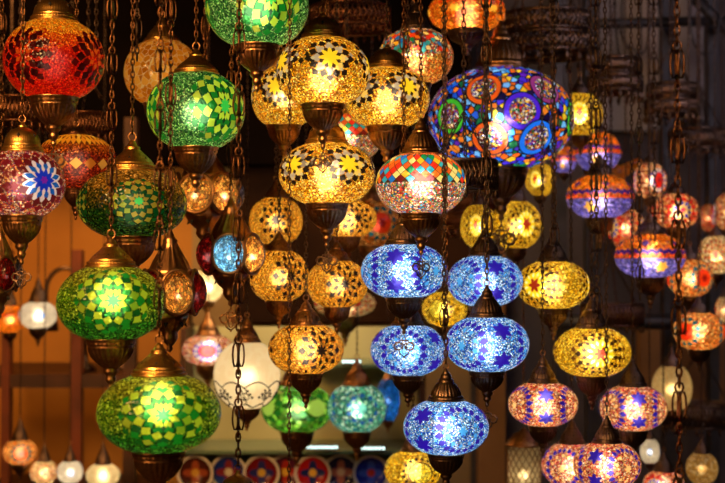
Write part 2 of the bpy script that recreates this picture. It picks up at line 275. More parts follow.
M['orangeflower'] = glass('orange_teal_flower_mosaic', [(245, 150, 60), (235, 110, 30), (250, 190, 110)], 16, [dict(n=3, v=0, sq=.8, layers=[('ring', .55, .12, 12, 0, .9, (20, 90, 110)), ('disc', .36, (235, 60, 15)), ('star', .18, 6, .5, (150, 15, 15), 0)])], hot=.34)
M['creamred'] = glass('cream_red_fan_mosaic', [(250, 215, 150), (245, 190, 110), (250, 230, 190)], 14, [dict(n=4, v=0, sq=.8, layers=[('ring', .62, .12, 14, 0, .6, (170, 30, 20)), ('ring', .38, .10, 10, 0, .5, (220, 80, 40)), ('star', .2, 8, .5, (200, 30, 20), 0)])], hot=.3)
M['yelldisc'] = glass('yellow_black_disc_mosaic', YEL, 18, [dict(n=3, v=0, sq=.8, layers=[('disc', .46, (60, 30, 8)), ('beads', .40, [(255, 220, 30), (245, 235, 90)]), ('ring', .60, .09, 16, 0, .7, DK)])], hot=.3)
M['greenbg'] = glass('lime_green_glass_mosaic', [(90, 170, 30), (140, 200, 60), (60, 140, 30)], 8, [dict(n=4, v=.1, sq=.9, layers=[('disc', .3, (170, 210, 80)), ('ring', .45, .12, 8, 0, .8, (30, 110, 30))])], hot=.3)
M['teal'] = glass('teal_green_glass_mosaic', [(60, 160, 120), (120, 200, 150), (30, 120, 130), (190, 225, 190)], 14, [dict(n=4, v=.05, sq=.9, layers=[('disc', .36, (20, 110, 90)), ('ring', .25, .1, 8, 0, .8, (150, 210, 160)), ('ring', .5, .1, 10, 0, .8, (20, 80, 140))])], hot=.3)
M['cream'] = glass('cream_glass', [(250, 230, 180), (245, 215, 160)], 12, hot=.45, grout=.95, pert=.1, rough=.8, bvar=.1)
M['frost'] = glass('frosted_white_glass', [(252, 238, 205), (250, 232, 195)], 8, hot=.2, grout=1, pert=.0, rough=.85, bvar=0)
M['whiteblue'] = glass('white_glass_blue_dots', [(245, 235, 220), (250, 245, 235)], 12, [dict(n=4, v=0, sq=.9, layers=[('disc', .26, (60, 110, 190)), ('disc', .12, (240, 240, 240))])], hot=.34, bvar=.2, grout=.8)
M['deepblue'] = glass('blue_glass', [(30, 120, 220), (50, 150, 235)], 10, hot=.25)
M['crackle'] = glass('cream_brown_crackle_glass', [(220, 180, 110), (190, 140, 70), (240, 215, 150)], 14, vbg=(8, [(225, 180, 100), (200, 150, 70), (240, 210, 150)], .05, (90, 50, 20), 1, None), hot=.25)
M['panel_blue'] = glass('blue_pierced_window', [(110, 190, 230), (90, 170, 220), (150, 210, 235)], 9, grout=.08, hot=.35, rough=.75)
M['panel_amber'] = glass('amber_pierced_window', [(235, 150, 50), (220, 120, 35), (245, 170, 70)], 9, grout=.06, hot=.35, rough=.75)
M['panel_red'] = glass('red_pierced_window', [(170, 25, 15), (140, 15, 12)], 9, grout=.3, hot=.25, rough=.75)
M['panel_grey'] = glass('grey_pierced_window', [(110, 100, 110), (80, 70, 90)], 9, grout=.1, hot=.2, rough=.75)

def metal(name, c1, c2, rough=.33, scale=30, met=1.0):
    m, nt, out = new_mat(name)
    b = nt.nodes.new('ShaderNodeBsdfPrincipled'); nt.links.new(b.outputs[0], out.inputs[0])
    tc = nt.nodes.new('ShaderNodeTexCoord'); nz = nt.nodes.new('ShaderNodeTexNoise'); nz.inputs['Scale'].default_value = scale; nz.inputs['Detail'].default_value = 4
    nt.links.new(tc.outputs['Object'], nz.inputs['Vector'])
    r = ramp(nt, X(nt, nz.outputs['Fac']), [c1, c1, c2, c2], 'LINEAR'); nt.links.new(r.s, b.inputs['Base Color'])
    rr = X(nt, nz.outputs['Fac']) * .25 + (rough - .1); nt.links.new(rr.s, b.inputs['Roughness'])
    b.inputs['Metallic'].default_value = met
    return m
M['brass'] = metal('antique_brass', (.80, .44, .12), (.52, .25, .06), .30, 6)
M['bronze'] = metal('dark_bronze', (.42, .21, .085), (.24, .105, .045), .30, 6)
M['dark'] = metal('blackened_bronze', (.17, .10, .07), (.08, .05, .035), .34, 20)
M['chain'] = metal('chain_bronze', (.17, .07, .03), (.06, .026, .012), .3, 60)
M['farchain'] = metal('dark_chain_metal', (.10, .06, .045), (.04, .025, .02), .4, 60)
M['redbronze'] = metal('dark_red_bronze', (.20, .085, .045), (.10, .04, .022), .36, 8)
M['iron'] = metal('dark_painted_iron', (.05, .045, .05), (.03, .028, .03), .5, 12, .6)
M['hole'] = metal('dark_pierced_opening', (.01, .006, .004), (.012, .008, .005), .8, 5, 0)
def matte(name, c1, c2, scale=4, rough=.8, spec=.3):
    m, nt, out = new_mat(name)
    b = nt.nodes.new('ShaderNodeBsdfPrincipled'); nt.links.new(b.outputs[0], out.inputs[0]); b.inputs['Roughness'].default_value = rough; b.inputs['Specular IOR Level'].default_value = spec
    tc = nt.nodes.new('ShaderNodeTexCoord'); nz = nt.nodes.new('ShaderNodeTexNoise'); nz.inputs['Scale'].default_value = scale; nz.inputs['Detail'].default_value = 5
    nt.links.new(tc.outputs['Object'], nz.inputs['Vector'])
    r = ramp(nt, X(nt, nz.outputs['Fac']), [lin(c1), lin(c1), lin(c2), lin(c2)], 'LINEAR'); nt.links.new(r.s, b.inputs['Base Color'])
    return m
def emit(name, c, s):
    m, nt, out = new_mat(name); e = nt.nodes.new('ShaderNodeEmission'); e.inputs[0].default_value = (*c, 1); e.inputs[1].default_value = s
    nt.links.new(e.outputs[0], out.inputs[0]); return m

# ------------------------------------------------------------------ mesh helpers
class MB:
    def __init__(s): s.v = []; s.f = []; s.m = []
    def lathe(s, prof, n=32, flute=None, mat=0, off=(0, 0, 0)):
        b = len(s.v)
        for i, p in enumerate(prof):
            for k in range(n):
                a = 2 * PI * k / n; r = p[0]
                if flute and len(p) > 2: r *= 1 + p[2] * math.cos(flute * a)
                s.v.append((off[0] + r * math.cos(a), off[1] + r * math.sin(a), off[2] + p[1]))
        for i in range(len(prof) - 1):
            for k in range(n):
                k2 = (k + 1) % n
                s.f.append((b + i * n + k, b + i * n + k2, b + (i + 1) * n + k2, b + (i + 1) * n + k)); s.m.append(mat)
        s.f.append(tuple(b + k for k in range(n))[::-1]); s.m.append(mat)
        e = b + (len(prof) - 1) * n
        s.f.append(tuple(e + k for k in range(n))); s.m.append(mat)
        return s
    def tube(s, pts, r, closed=False, n=5, mat=0):
        pts = [Vector(p) for p in pts]; L = len(pts); b = len(s.v); up = None
        for i, p in enumerate(pts):
            if closed: t = pts[(i + 1) % L] - pts[i - 1]
            else: t = pts[min(i + 1, L - 1)] - pts[max(i - 1, 0)]
            if t.length < 1e-9: t = Vector((0, 0, 1))
            t.normalize()
            if up is None:
                up = Vector((0, 0, 1)) if abs(t.z) < .9 else Vector((1, 0, 0))
            u = up - t * up.dot(t)
            if u.length < 1e-4: u = t.orthogonal()
            u.normalize(); up = u; w_ = t.cross(u)
            rr = r[i] if isinstance(r, (list, tuple)) else r
            for k in range(n):
                a = 2 * PI * k / n
                s.v.append(tuple(p + u * (rr * math.cos(a)) + w_ * (rr * math.sin(a))))
        for i in range(L if closed else L - 1):
            j = (i + 1) % L
            for k in range(n):
                k2 = (k + 1) % n
                s.f.append((b + i * n + k, b + i * n + k2, b + j * n + k2, b + j * n + k)); s.m.append(mat)
        if not closed:
            s.f.append(tuple(b + k for k in range(n))[::-1]); s.f.append(tuple(b + (L - 1) * n + k for k in range(n))); s.m += [mat, mat]
        return s
    def box(s, x0, x1, y0, y1, z0, z1, mat=0):
        b = len(s.v)
        s.v += [(x, y, z) for z in (z0, z1) for y in (y0, y1) for x in (x0, x1)]
        for q in ((0, 2, 3, 1), (4, 5, 7, 6), (0, 1, 5, 4), (2, 6, 7, 3), (0, 4, 6, 2), (1, 3, 7, 5)):
            s.f.append(tuple(b + i for i in q)); s.m.append(mat)
        return s
    def sph(s, c, r, n=8, mat=0, sz=1):
        prof = [(r * math.sin(PI * i / n) + 1e-5, -r * sz * math.cos(PI * i / n)) for i in range(n + 1)]
        return s.lathe(prof, n + 2, mat=mat, off=c)
    def mesh(s, name, mats, smooth=True):
        me = bpy.data.meshes.new(name); me.from_pydata(s.v, [], s.f); me.update()
        for m in mats: me.materials.append(m)
        if len(mats) > 1: me.polygons.foreach_set('material_index', s.m)
        if smooth: me.polygons.foreach_set('use_smooth', [True] * len(s.f)); 
        return me
def link(name, me, parent=None, loc=(0, 0, 0), scale=None, rz=0):
    o = bpy.data.objects.new(name, me); COL.objects.link(o); o.location = loc
    if parent: o.parent = parent
    if scale: o.scale = scale
    o.rotation_euler[2] = rz
    return o
def tag(o, label, cat, group=None, kind=None):
    o['label'] = label; o['category'] = cat
    if group: o['group'] = group
    if kind: o['kind'] = kind
    return o
def struct(name, mb, mat, label=None, smooth=False):
    o = link(name, mb.mesh(name, [mat], smooth)); o['kind'] = 'structure'
    if label: o['label'] = label
    return o
def circ(c, a, b, ax1, ax2, n=12, t0=0):
    return [Vector(c) + Vector(ax1) * (a * math.cos(t0 + 2 * PI * i / n)) + Vector(ax2) * (b * math.sin(t0 + 2 * PI * i / n)) for i in range(n)]
XA, YA, ZA = (1, 0, 0), (0, 1, 0), (0, 0, 1)

# ------------------------------------------------------------------ the setting
CEIL = 2.85; BACK = 6.3
struct('floor', MB().box(-2.6, 2.6, -1.5, BACK + .1, -.1, 0), matte('stone_floor', (70, 55, 45), (50, 40, 33)))
struct('ceiling', MB().box(-2.6, 2.6, -1.5, BACK + .1, CEIL, CEIL + .1), matte('dark_ceiling', (40, 32, 30), (28, 24, 24)))
struct('wall_left', MB().box(-2.7, -2.6, -1.5, BACK + .1, 0, CEIL), matte('ochre_side_wall', (140, 95, 45), (120, 80, 38)))
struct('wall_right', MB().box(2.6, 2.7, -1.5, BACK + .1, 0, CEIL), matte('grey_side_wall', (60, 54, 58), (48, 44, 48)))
def wx(px, d): return (px - 362.5) / F * d
def wz(py, d): return at(0, py, d).z
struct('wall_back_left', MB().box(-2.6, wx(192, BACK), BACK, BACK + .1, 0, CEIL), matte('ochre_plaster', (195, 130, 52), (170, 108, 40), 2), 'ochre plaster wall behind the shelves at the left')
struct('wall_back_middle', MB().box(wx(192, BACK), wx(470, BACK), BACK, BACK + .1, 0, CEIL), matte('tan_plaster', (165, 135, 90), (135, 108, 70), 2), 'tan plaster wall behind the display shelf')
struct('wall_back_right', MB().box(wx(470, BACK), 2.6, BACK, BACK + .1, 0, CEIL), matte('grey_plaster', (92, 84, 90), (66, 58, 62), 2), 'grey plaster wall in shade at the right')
wood = matte('dark_wood', (78, 40, 18), (48, 24, 12), 8, .55)
redwood = matte('red_brown_wood', (120, 52, 20), (84, 34, 14), 8, .5)
# upper dark header across the shop behind the lamps
struct('ceiling_beam_back', MB().box(-2.6, wx(470, 6.0), 5.95, 6.1, wz(165, 6.0), CEIL), matte('dark_header_board', (16, 10, 8), (10, 7, 6), rough=1, spec=0), 'dark header board above the shelving')

# shelving unit at the left
D5 = 5.3
sh = link('wall_shelf', None); sh.location = (wx(70, D5), D5, 0); tag(sh, 'dark wood wall shelf with posts against the ochre wall', 'shelf')
def part(name, mb, mat, parent, smooth=False):
    o = link(name, mb.mesh(name, [mat], smooth), parent); return o
x0 = sh.location.x
for px, wd in ((8, 8), (78, 10), (131, 12)):
    part('post', MB().box(wx(px - wd / 2, D5) - x0, wx(px + wd / 2, D5) - x0, -.03, .03, 0, wz(250, D5) + (.5 if px > 100 else 0)), redwood if px < 100 else wood, sh)
for i, py in enumerate((374, 500)):
    part('shelf_board', MB().box(wx(-40, D5) - x0, wx(137, D5) - x0, -.02, .75, wz(py, D5) - .05, wz(py, D5)), wood, sh)
SHZ = wz(374, D5) + .0015

# display shelf in the middle with plates
D6 = 5.0
ds = link('display_shelf', None); ds.location = (wx(290, D6), D6, 0); tag(ds, 'pale glass display shelf holding a row of painted plates', 'shelf')
x0 = ds.location.x
part('back_panel', MB().box(wx(175, D6) - x0, wx(425, D6) - x0, .35, .38, wz(560, D6), wz(330, D6)), matte('cream_panel', (190, 185, 140), (165, 158, 115), 2), ds)
glassm = matte('green_shelf_glass', (110, 130, 105), (90, 110, 88), 2, .2)
PZ = wz(493, D6)
part('shelf_board', MB().box(wx(178, D6) - x0, wx(425, D6) - x0, 0, .35, PZ - .012, PZ), glassm, ds)
part('shelf_board', MB().box(wx(178, D6) - x0, wx(425, D6) - x0, 0, .35, wz(450, D6) - .012, wz(450, D6)), glassm, ds)
part('shelf_board', MB().box(wx(300, D6) - x0, wx(425, D6) - x0, 0, .35, wz(364, D6) - .012, wz(364, D6)), glassm, ds)
for px in (179, 424): part('post', MB().box(wx(px - 3, D6) - x0, wx(px + 3, D6) - x0, .12, .38, 0, wz(330, D6)), wood, ds)
led = emit('led_white', (.75, 1, .92), 3.2)
for (a, b, py, n, dd) in ((342, 361, 361.5, 6, -.02), (306, 338, 447, 9, -.02), (356, 385, 448, 8, -.02)):
    t = link('led_light_strip', None); t.location = at((a + b) / 2, py, D6 - .03)
    tag(t, 'short strip of white lights on the ' + {361.5: 'upper shelf edge', 447: 'lower shelf edge under the green lamp', 448: 'lower shelf edge under the teal lamp'}[py], 'light strip')
    hw = wx(b, D6) - wx(a, D6)
    part('strip', MB().box(-hw / 2, hw / 2, -.004, .03, -.008, .006), M['iron'], t)
    for i in range(n):
        o = link('led', MB().sph((0, 0, 0), .0045, 6).mesh('led', [led]), t, (-hw / 2 + hw * (i + .5) / n, -.008, 0)) if i == 0 else None
        if i == 0: lm = o.data
        else: link('led', lm, t, (-hw / 2 + hw * (i + .5) / n, -.008, 0))
def plate_mat(name, a, b, c):
    m, nt, out = new_mat(name); bs = nt.nodes.new('ShaderNodeBsdfPrincipled'); nt.links.new(bs.outputs[0], out.inputs[0]); bs.inputs['Roughness'].default_value = .15
    tc = nt.nodes.new('ShaderNodeTexCoord'); sp = nt.nodes.new('ShaderNodeSeparateXYZ'); nt.links.new(tc.outputs['Object'], sp.inputs[0])
    x, z = X(nt, sp.outputs[0]), X(nt, sp.outputs[2]); r = (x * x + z * z).sqrt() / .066; th = z.atan2(x)
    pet = (th * 4).cos() * .18 + .5
    col = mixc(nt, r < pet, lin(a), lin(b)); col = mixc(nt, r < .22, col, lin(c)); col = mixc(nt, r > .86, col, lin((225, 215, 205)))
    nt.links.new(col.s, bs.inputs['Base Color']); return m
pl = MB(); prof = [(0.0001, 0), (.04, 0), (.05, .004), (.064, .012), (.066, .013), (.066, .010), (.05, 0), (.04, -.004), (.0001, -.004)]
pl.lathe(prof, 36)
pl.v = [(x, -z, y) for x, y, z in pl.v]
pcs = [('dark brown plate with white rim', (70, 30, 20), (150, 70, 40), (200, 150, 60)), ('deep blue plate', (25, 45, 130), (120, 40, 50), (200, 190, 170)), ('dark red plate', (110, 20, 25), (40, 40, 110), (200, 160, 60)),
       ('maroon and navy plate', (80, 25, 50), (160, 40, 30), (220, 170, 60)), ('red plate with navy flower', (165, 25, 25), (30, 40, 110), (230, 180, 70)), ('navy plate with rose centre', (35, 30, 90), (190, 110, 100), (230, 200, 170)), ('cobalt blue plate', (20, 40, 160), (60, 90, 210), (200, 60, 50)),
       ('blue and tan plate', (60, 70, 120), (170, 120, 70), (200, 60, 50))]
for i, (nm, a, b, c) in enumerate(pcs):
    px = (196, 229, 262, 286, 313, 341, 371, 401)[i]; dd = D6 + .06 + .02 * (i % 2)
    o = link('decorative_plate', pl.mesh('decorative_plate', [plate_mat('painted_plate', a, b, c)]), None, (wx(px, dd), dd, PZ + .0663))
    nm = nm.replace(' with white rim', '')
    place = ('at the left end of the row', 'second from the left end', 'third from the left', 'fourth from the left', 'below the left light strip', 'sixth from the left', 'below the teal lamp', 'at the right end of the row')[i]
    tag(o, f'{nm} standing on the display shelf, {place}', 'plate', 'painted plates on the display shelf')

# ------------------------------------------------------------------ lamp parts, unit sized
def superell(n=48, p=.86):
    return [(max(1e-4, math.cos(t)) ** p, math.sin(t)) for t in [-PI / 2 + PI * i / n for i in range(n + 1)]]
ME = {}
def unit_globe(mat, p):
    key = ('g', mat, p)
    if key not in ME: ME[key] = MB().lathe(superell(44, p), 72).mesh('glass_globe', [M[mat]])
    return ME[key]
CAP_LOW = [(1.0, -.08), (1.06, 0), (1.07, .05), (1.02, .09), (.97, .11, 0), (.99, .14, .012), (1.0, .18, .02), (.98, .23, .012), (.93, .25), (.90, .28), (.92, .31), (.89, .35), (.86, .5, .012), (.80, .66, .02), (.68, .84, .02), (.50, .98, .02), (.33, 1.06), (.24, 1.08), (.2, 1.13), (.22, 1.17), (.13, 1.21), (.10, 1.30), (.05, 1.36)]
CAP_BELL = [(1.0, -.08), (1.05, 0), (1.06, .06), (1.0, .1), (.95, .12), (.97, .17, .02), (.95, .24), (.86, .27), (.84, .34, .03), (.78, .52, .04), (.68, .72, .04), (.56, .92, .03), (.48, 1.06), (.42, 1.1), (.45, 1.15), (.42, 1.2), (.34, 1.24), (.31, 1.4), (.27, 1.52), (.18, 1.58), (.2, 1.64), (.12, 1.7), (.09, 1.82), (.04, 1.88)]
CAP_CONE = [(1.0, -.08), (1.06, 0), (1.08, .05), (1.02, .09), (.97, .11), (.99, .14, .012), (1.0, .19, .02), (.97, .24, .012), (.92, .26), (.88, .30), (.89, .34), (.84, .38, .01), (.74, .50, .025), (.60, .64, .025), (.46, .78, .02), (.36, .90), (.30, .96), (.33, 1.0), (.31, 1.06), (.22, 1.1), (.17, 1.2), (.12, 1.3), (.05, 1.36)]
HOLD = [(.03, -2.12), (.09, -2.05), (.12, -1.95), (.08, -1.88), (.13, -1.80), (.2, -1.72), (.22, -1.62), (.18, -1.54), (.22, -1.46), (.3, -1.38), (.33, -1.30), (.30, -1.22), (.36, -1.16), (.46, -1.08, .02), (.62, -.92, .05), (.78, -.72, .06), (.88, -.52, .05), (.93, -.36, .02), (.96, -.32), (.93, -.28), (.97, -.24, .01), (1.0, -.16, .02), (.99, -.08, .01), (1.05, -.04), (1.06, .02), (1.02, .08)]
def diamonds(mb, zs, rad, num, sz, mat=1):
    for k in range(num):
        a = 2 * PI * (k + .5) / num; c = Vector((rad * math.cos(a), rad * math.sin(a), zs)); u = Vector((-math.sin(a), math.cos(a), 0)); nrm = Vector((math.cos(a), math.sin(a), .55)).normalized(); v = nrm.cross(u)
        b = len(mb.v)
        for (p, q) in ((sz, 0), (0, sz * 1.5), (-sz, 0), (0, -sz * 1.5)): mb.v.append(tuple(c + u * p + v * q + nrm * .012))
        mb.v.append(tuple(c - nrm * .05))
        mb.f += [(b, b + 1, b + 2, b + 3), (b, b + 4, b + 1), (b + 1, b + 4, b + 2), (b + 2, b + 4, b + 3), (b + 3, b + 4, b)]; mb.m += [mat] * 5
def metal_mesh(kind, mat):
    key = (kind, mat)
    if key in ME: return ME[key]
    mb = MB()
    if kind == 'low': mb.lathe(CAP_LOW, 144, 48); diamonds(mb, .70, .80, 6, .085)
    elif kind == 'cone': mb.lathe(CAP_CONE, 144, 48); diamonds(mb, .52, .71, 6, .06)
    elif kind == 'bell': mb.lathe(CAP_BELL, 96, 24); diamonds(mb, .66, .735, 6, .06)
    elif kind == 'hold':
        mb.lathe(HOLD, 96, 24); diamonds(mb, -.20, 1.0, 8, .03)
    elif kind == 'ring': mb.tube(circ((0, 0, 0), 1, 1.15, XA, ZA, 16), .2, True, 6)
    elif kind == 'charm':          # heart-and-scroll filigree pendant
        mb.tube([(0, 0, .1), (0, 0, -.25)], .05)
        mb.tube(circ((0, 0, -.38), .14, .14, XA, ZA, 10), .045, True)
        for s_ in (-1, 1):
            mb.tube(circ((s_ * .48, 0, -.98), .32, .30, XA, ZA, 14), .065, True)
            mb.tube(circ((s_ * .20, 0, -.92), .15, .17, XA, ZA, 10), .05, True)
            mb.tube([(s_ * .1, 0, -.5), (s_ * .34, 0, -.52), (s_ * .38, 0, -.72), (s_ * .66, 0, -.66), (s_ * .86, 0, -.92), (s_ * .74, 0, -1.24), (s_ * .42, 0, -1.34), (s_ * .34, 0, -1.6), (0, 0, -1.85)], .065)
        mb.tube(circ((0, 0, -.66), .16, .18, XA, ZA, 10), .05, True)
        mb.tube(circ((0, 0, -1.38), .17, .26, XA, ZA, 12), .055, True)
        mb.sph((0, 0, -1.9), .09, 6)
    ME[key] = mb.mesh(kind, [M[mat], M['hole']]); return ME[key]

def ornament(mb, z, s):
    """open scroll link set in the chain"""
    for sg in (-1, 1):
        mb.tube(circ((sg * .0042 * s, 0, z), .0038 * s, .017 * s, XA, ZA, 10), .0013 * s, True, 4)
        mb.tube(circ((0, sg * .0042 * s, z), .0038 * s, .017 * s, YA, ZA, 10), .0013 * s, True, 4)
    mb.tube(circ((0, 0, z + .021 * s), .005 * s, .006 * s, XA, ZA, 8), .0014 * s, True, 4)
    mb.tube(circ((0, 0, z - .021 * s), .005 * s, .006 * s, YA, ZA, 8), .0014 * s, True, 4)
def chain_mesh(L, thick=1.0, orn=0, first=.05, far=False):
    mb = MB(); z = 0; pitch = .0125 * thick; i = 0; nxt = first; n = 8
    while z < L:
        if orn and z >= nxt:
            ornament(mb, z + .024 * thick, thick * 1.15); z += .05 * thick; nxt = z + orn; continue
        ax = XA if i % 2 else YA
        mb.tube(circ((0, 0, z + pitch / 2), .0036 * thick, .0084 * thick, ax, ZA, n), .0015 * thick, True, 4)
        z += pitch; i += 1
    return mb.mesh('chain', [M['farchain' if far else 'chain']])

LAMPS = []
def lamp(px, py, w_, h_, d, mat, label, cap='low', power=1.0, col=(1, .86, .66), rot=0, charm=0, orn=0, cw=.47, metalc=('brass', 'bronze'), capz=1.0, holdz=1.0, cat='lamp', group=None, p=.86, thick=1.0, tilt=0, lz=-.05, name='hanging_mosaic_lamp', extra=None):
    d = depth(label, d); c = at(px, py, d); k = d / F; capz *= .93 if cap == 'low' else .86 if cap == 'cone' else 1; rot += math.atan((362.5 - px) / F); R = w_ / 2 * k; tt = math.acos(cw ** (1 / p)); rz = h_ / 2 * k / math.sin(tt); rc = cw * R; zr = rz * math.sin(tt)
    t = link(name, None, None, c); tag(t, label, cat, group)
    t.rotation_euler = (0, tilt, 0)
    g = link('glass_globe', unit_globe(mat, p), t, (0, 0, 0), (R, R, rz), rot)
    link('cap', metal_mesh(cap, metalc[0]), t, (0, 0, zr), (rc, rc, rc * capz))
    top = zr + rc * capz * (1.88 if cap == 'bell' else 1.36)
    rr = max(.0055, rc * .16)
    link('hanging_ring', metal_mesh('ring', 'bronze'), t, (0, 0, top + rr * .8), (rr, rr, rr))
    hz = link('holder', metal_mesh('hold', metalc[1]), t, (0, 0, -zr), (rc, rc, rc * holdz))
    bot = -zr - 2.12 * rc * holdz
    if charm: link('charm', metal_mesh('charm', 'dark'), t, (0, 0, bot), (charm * k, charm * k, charm * k), random.uniform(-.5, .5))
    z1 = top + rr * 1.75; L = CEIL - (c.z + z1)
    if tilt == 0: link('chain', chain_mesh(L, thick * (.75 if d > 3.8 else 1), orn, random.uniform(.03, .12), d > 3.15), t, (0, 0, z1))
    l = bpy.data.lights.new('bulb', 'POINT'); l.energy = power * 46 * R * R; l.color = col; l.shadow_soft_size = min(.022, R * .22)
    lo = link('bulb', l, t, (0, 0, lz * rz))
    rcp = cw * w_ / 2; hp = h_ / 2
    REG.append((label, px, py, d, [(-hp * math.sin(PI / 2 * q / 6), w_ / 2 * math.cos(PI / 2 * q / 6 * .75)) for q in range(-6, 7)] + [(-hp - z1 / k * 0 - rcp * .2, rcp * 1.08), (-hp - rcp * .7, rcp * .8), (-hp - rcp * 1.2, rcp * .5), (hp + rcp * .3, rcp * 1.08), (hp + rcp * .8, rcp * .85), (hp + rcp * 1.2, rcp * .5), (hp + rcp * 2.1, rcp * .25)] + ([(hp + rcp * 2.1 + charm * .9, charm), (hp + rcp * 2.1 + charm * 1.9, charm * .4)] if charm else []), (orn and 6 or 3) * thick, 0))
    return t
WARM = (1, .80, .52); WHITE = (1, .93, .85); COOL = (.92, .96, 1)
#LAMPLIST
L_ = lamp
# left foreground
L_(54, 60, 101, 76, 2.72, 'red', 'red and amber glass mosaic lamp with dark red diamonds at top left', power=.75, rot=-2.2, charm=14, cw=.46)
L_(162, 73, 76, 62, 3.35, 'amber', 'plain amber crackle glass lamp behind the light green lamp', power=.3, rot=.3, col=WARM, cap='bell', capz=.75)
L_(196, 111, 98, 74, 2.92, 'green', 'light green beaded mosaic lamp with lime diamond flower facing right', cap='cone', power=.95, rot=-.95, cw=.44, col=(.85, 1, .66))
L_(257, 6, 104, 80, 2.74, 'green', 'green mosaic lamp cut off by the top edge of the photo', power=1.0, rot=-1.3, cw=.42, col=(.85, 1, .66))
L_(22, 184, 86, 64, 2.58, 'purple', 'pink beaded mosaic lamp with blue star flower at the left edge', power=.75, rot=-1.05, charm=12, col=WHITE, cap='low', capz=1.2, holdz=1.15)
L_(76, 162, 82, 54, 3.1, 'dome', 'amber tiled dome lamp with red foot behind the blue star lamp', power=.6, col=WARM, cw=.3, holdz=1.2, capz=.6, metalc=('redbronze', 'redbronze'))
L_(132, 204, 110, 66, 2.78, 'darkgreen', 'dark green and amber beaded lamp with dim light inside', power=.42, rot=-1.45, cw=.44, capz=1.1, cap='cone')
L_(111, 303, 108, 72, 2.5, 'olive', 'olive green mosaic lamp with bright star flower, directly above the lowest green lamp', orn=.05, cap='cone', capz=1.05, power=.82, rot=-1.53, cw=.45, col=(.78, 1, .42), lz=.1)
L_(159, 413, 124, 76, 2.34, 'olive', 'lowest and largest lime green mosaic lamp beside the orange shelf wall', orn=.05, cap='cone', power=.82, rot=-1.5, cw=.42, col=(.78, 1, .42), lz=.15, capz=1.05)
# gold group
L_(323, 72, 94, 66, 2.95, 'gold', 'gold beaded mosaic lamp with yellow star, topmost of the gold lamps', power=1.5, rot=-1.42, cw=.45, col=WARM, charm=12, lz=-.15)
L_(284, 97, 66, 58, 3.22, 'gold', 'gold beaded lamp half hidden behind the topmost gold star lamp', power=1.35, rot=-.6, cw=.5, col=WARM)
L_(387, 98, 86, 58, 3.12, 'gold', 'gold beaded mosaic lamp with star turned right, right of the topmost gold lamp', power=1.45, rot=-1.05, cw=.46, col=WARM)
L_(327, 174, 97, 60, 3.14, 'gold', 'gold beaded mosaic lamp with grey star, straight below the topmost gold lamp', power=1.55, rot=-1.1, cw=.43, col=WARM, charm=13)
L_(346, 138, 72, 46, 3.5, 'multi', 'small glimpse of a red and gold lamp between the gold lamps', power=1.0, rot=.4, col=WARM)
L_(416, 57, 75, 54, 3.36, 'hex', 'rainbow hexagon mosaic lamp behind the gold lamps', power=1.1, rot=.2, cw=.4, col=WARM, cap='bell', metalc=('dark', 'dark'))
L_(467, 12, 78, 38, 3.75, 'orange', 'orange glass lamp at the top edge with blurred outline', power=1.3, rot=.2, col=WARM, metalc=('dark', 'dark'), cw=.5, holdz=.6)
L_(421, 184, 91, 60, 2.96, 'multi', 'round lamp of rainbow rhombus tiles above the blue lamps', power=1.35, rot=.1, cw=.43, col=WHITE, cap='bell', charm=12, lz=0, metalc=('bronze', 'bronze'))
L_(501, 119, 146, 99, 3.62, 'medal', 'huge blue and purple lamp covered in round medallions', power=.95, rot=-.82, cw=.36, col=COOL, cap='bell', metalc=('bronze', 'dark'), charm=18, lz=-.1, holdz=.95)
L_(372, 224, 56, 44, 4.3, 'orangeflower', 'dim orange and red lamp behind the two gold lamps and the blue lamps', power=.35, rot=-1.2, col=WARM, cap='bell', metalc=('bronze', 'bronze'))
L_(345, 303, 62, 26, 4.7, 'creamred', 'faint cream lamp low between amber lamps and blue lamps', power=.5, rot=-1.2, col=WARM, cap='bell', metalc=('bronze', 'bronze'))
# gold background cluster
for a in ((276, 221, 54, 46, 3.62, .5, 'small amber lamp with dark flowers, left of the lamp below the gold star'), (347, 219, 60, 36, 3.66, -1.2, 'amber lamp peeking out right below the grey star gold lamp'),
          (279, 276, 60, 50, 3.44, -1.15, 'amber lamp with bright centre beside the long ornate chain'), (337, 284, 62, 46, 3.48, -1.3, 'amber lamp with dark flower between the bright amber lamp and the blue lamps'),
          (306, 349, 76, 48, 3.3, -1.15, 'lowest amber lamp with two dark flowers above the green glass lamp')):
    L_(a[0], a[1], a[2], a[3], a[4], 'goldbg', a[6], power=1.35, rot=a[5], col=WARM, cap='bell', metalc=('bronze', 'bronze'), cw=.44, capz=.8, group='amber lamps with dark flowers')
# blue group
for a in ((404, 271, 87, 53, 3.12, -2.85, 'upper left of the blue beaded mosaic lamps, under the rainbow rhombus lamp', 'bell', 12), (485, 281, 76, 50, 3.34, -2.29, 'blue beaded lamp behind a chain, left of a yellow lamp', 'bell', 0),
          (408, 350, 76, 50, 3.26, -1.7, 'blue beaded lamp with ring of blue diamonds facing forward, lower left of the blue group', 'bell', 0), (487, 344, 85, 54, 2.96, -2.2, 'blue beaded lamp with two dark blue stars, right in the middle of the blue group', 'bell', 12),
          (446, 427, 86, 53, 2.82, -1.17, 'lowest blue beaded lamp with stars at its left side', 'bell', 0)):
    L_(a[0], a[1], a[2], a[3], a[4], 'blue', a[6], power=1.3, rot=a[5], col=COOL, cap=a[7], metalc=('dark', 'dark'), charm=a[8], cw=.42, capz=.95, holdz=.95, orn=.2 if a[8] else 0, group='blue beaded mosaic lamps')
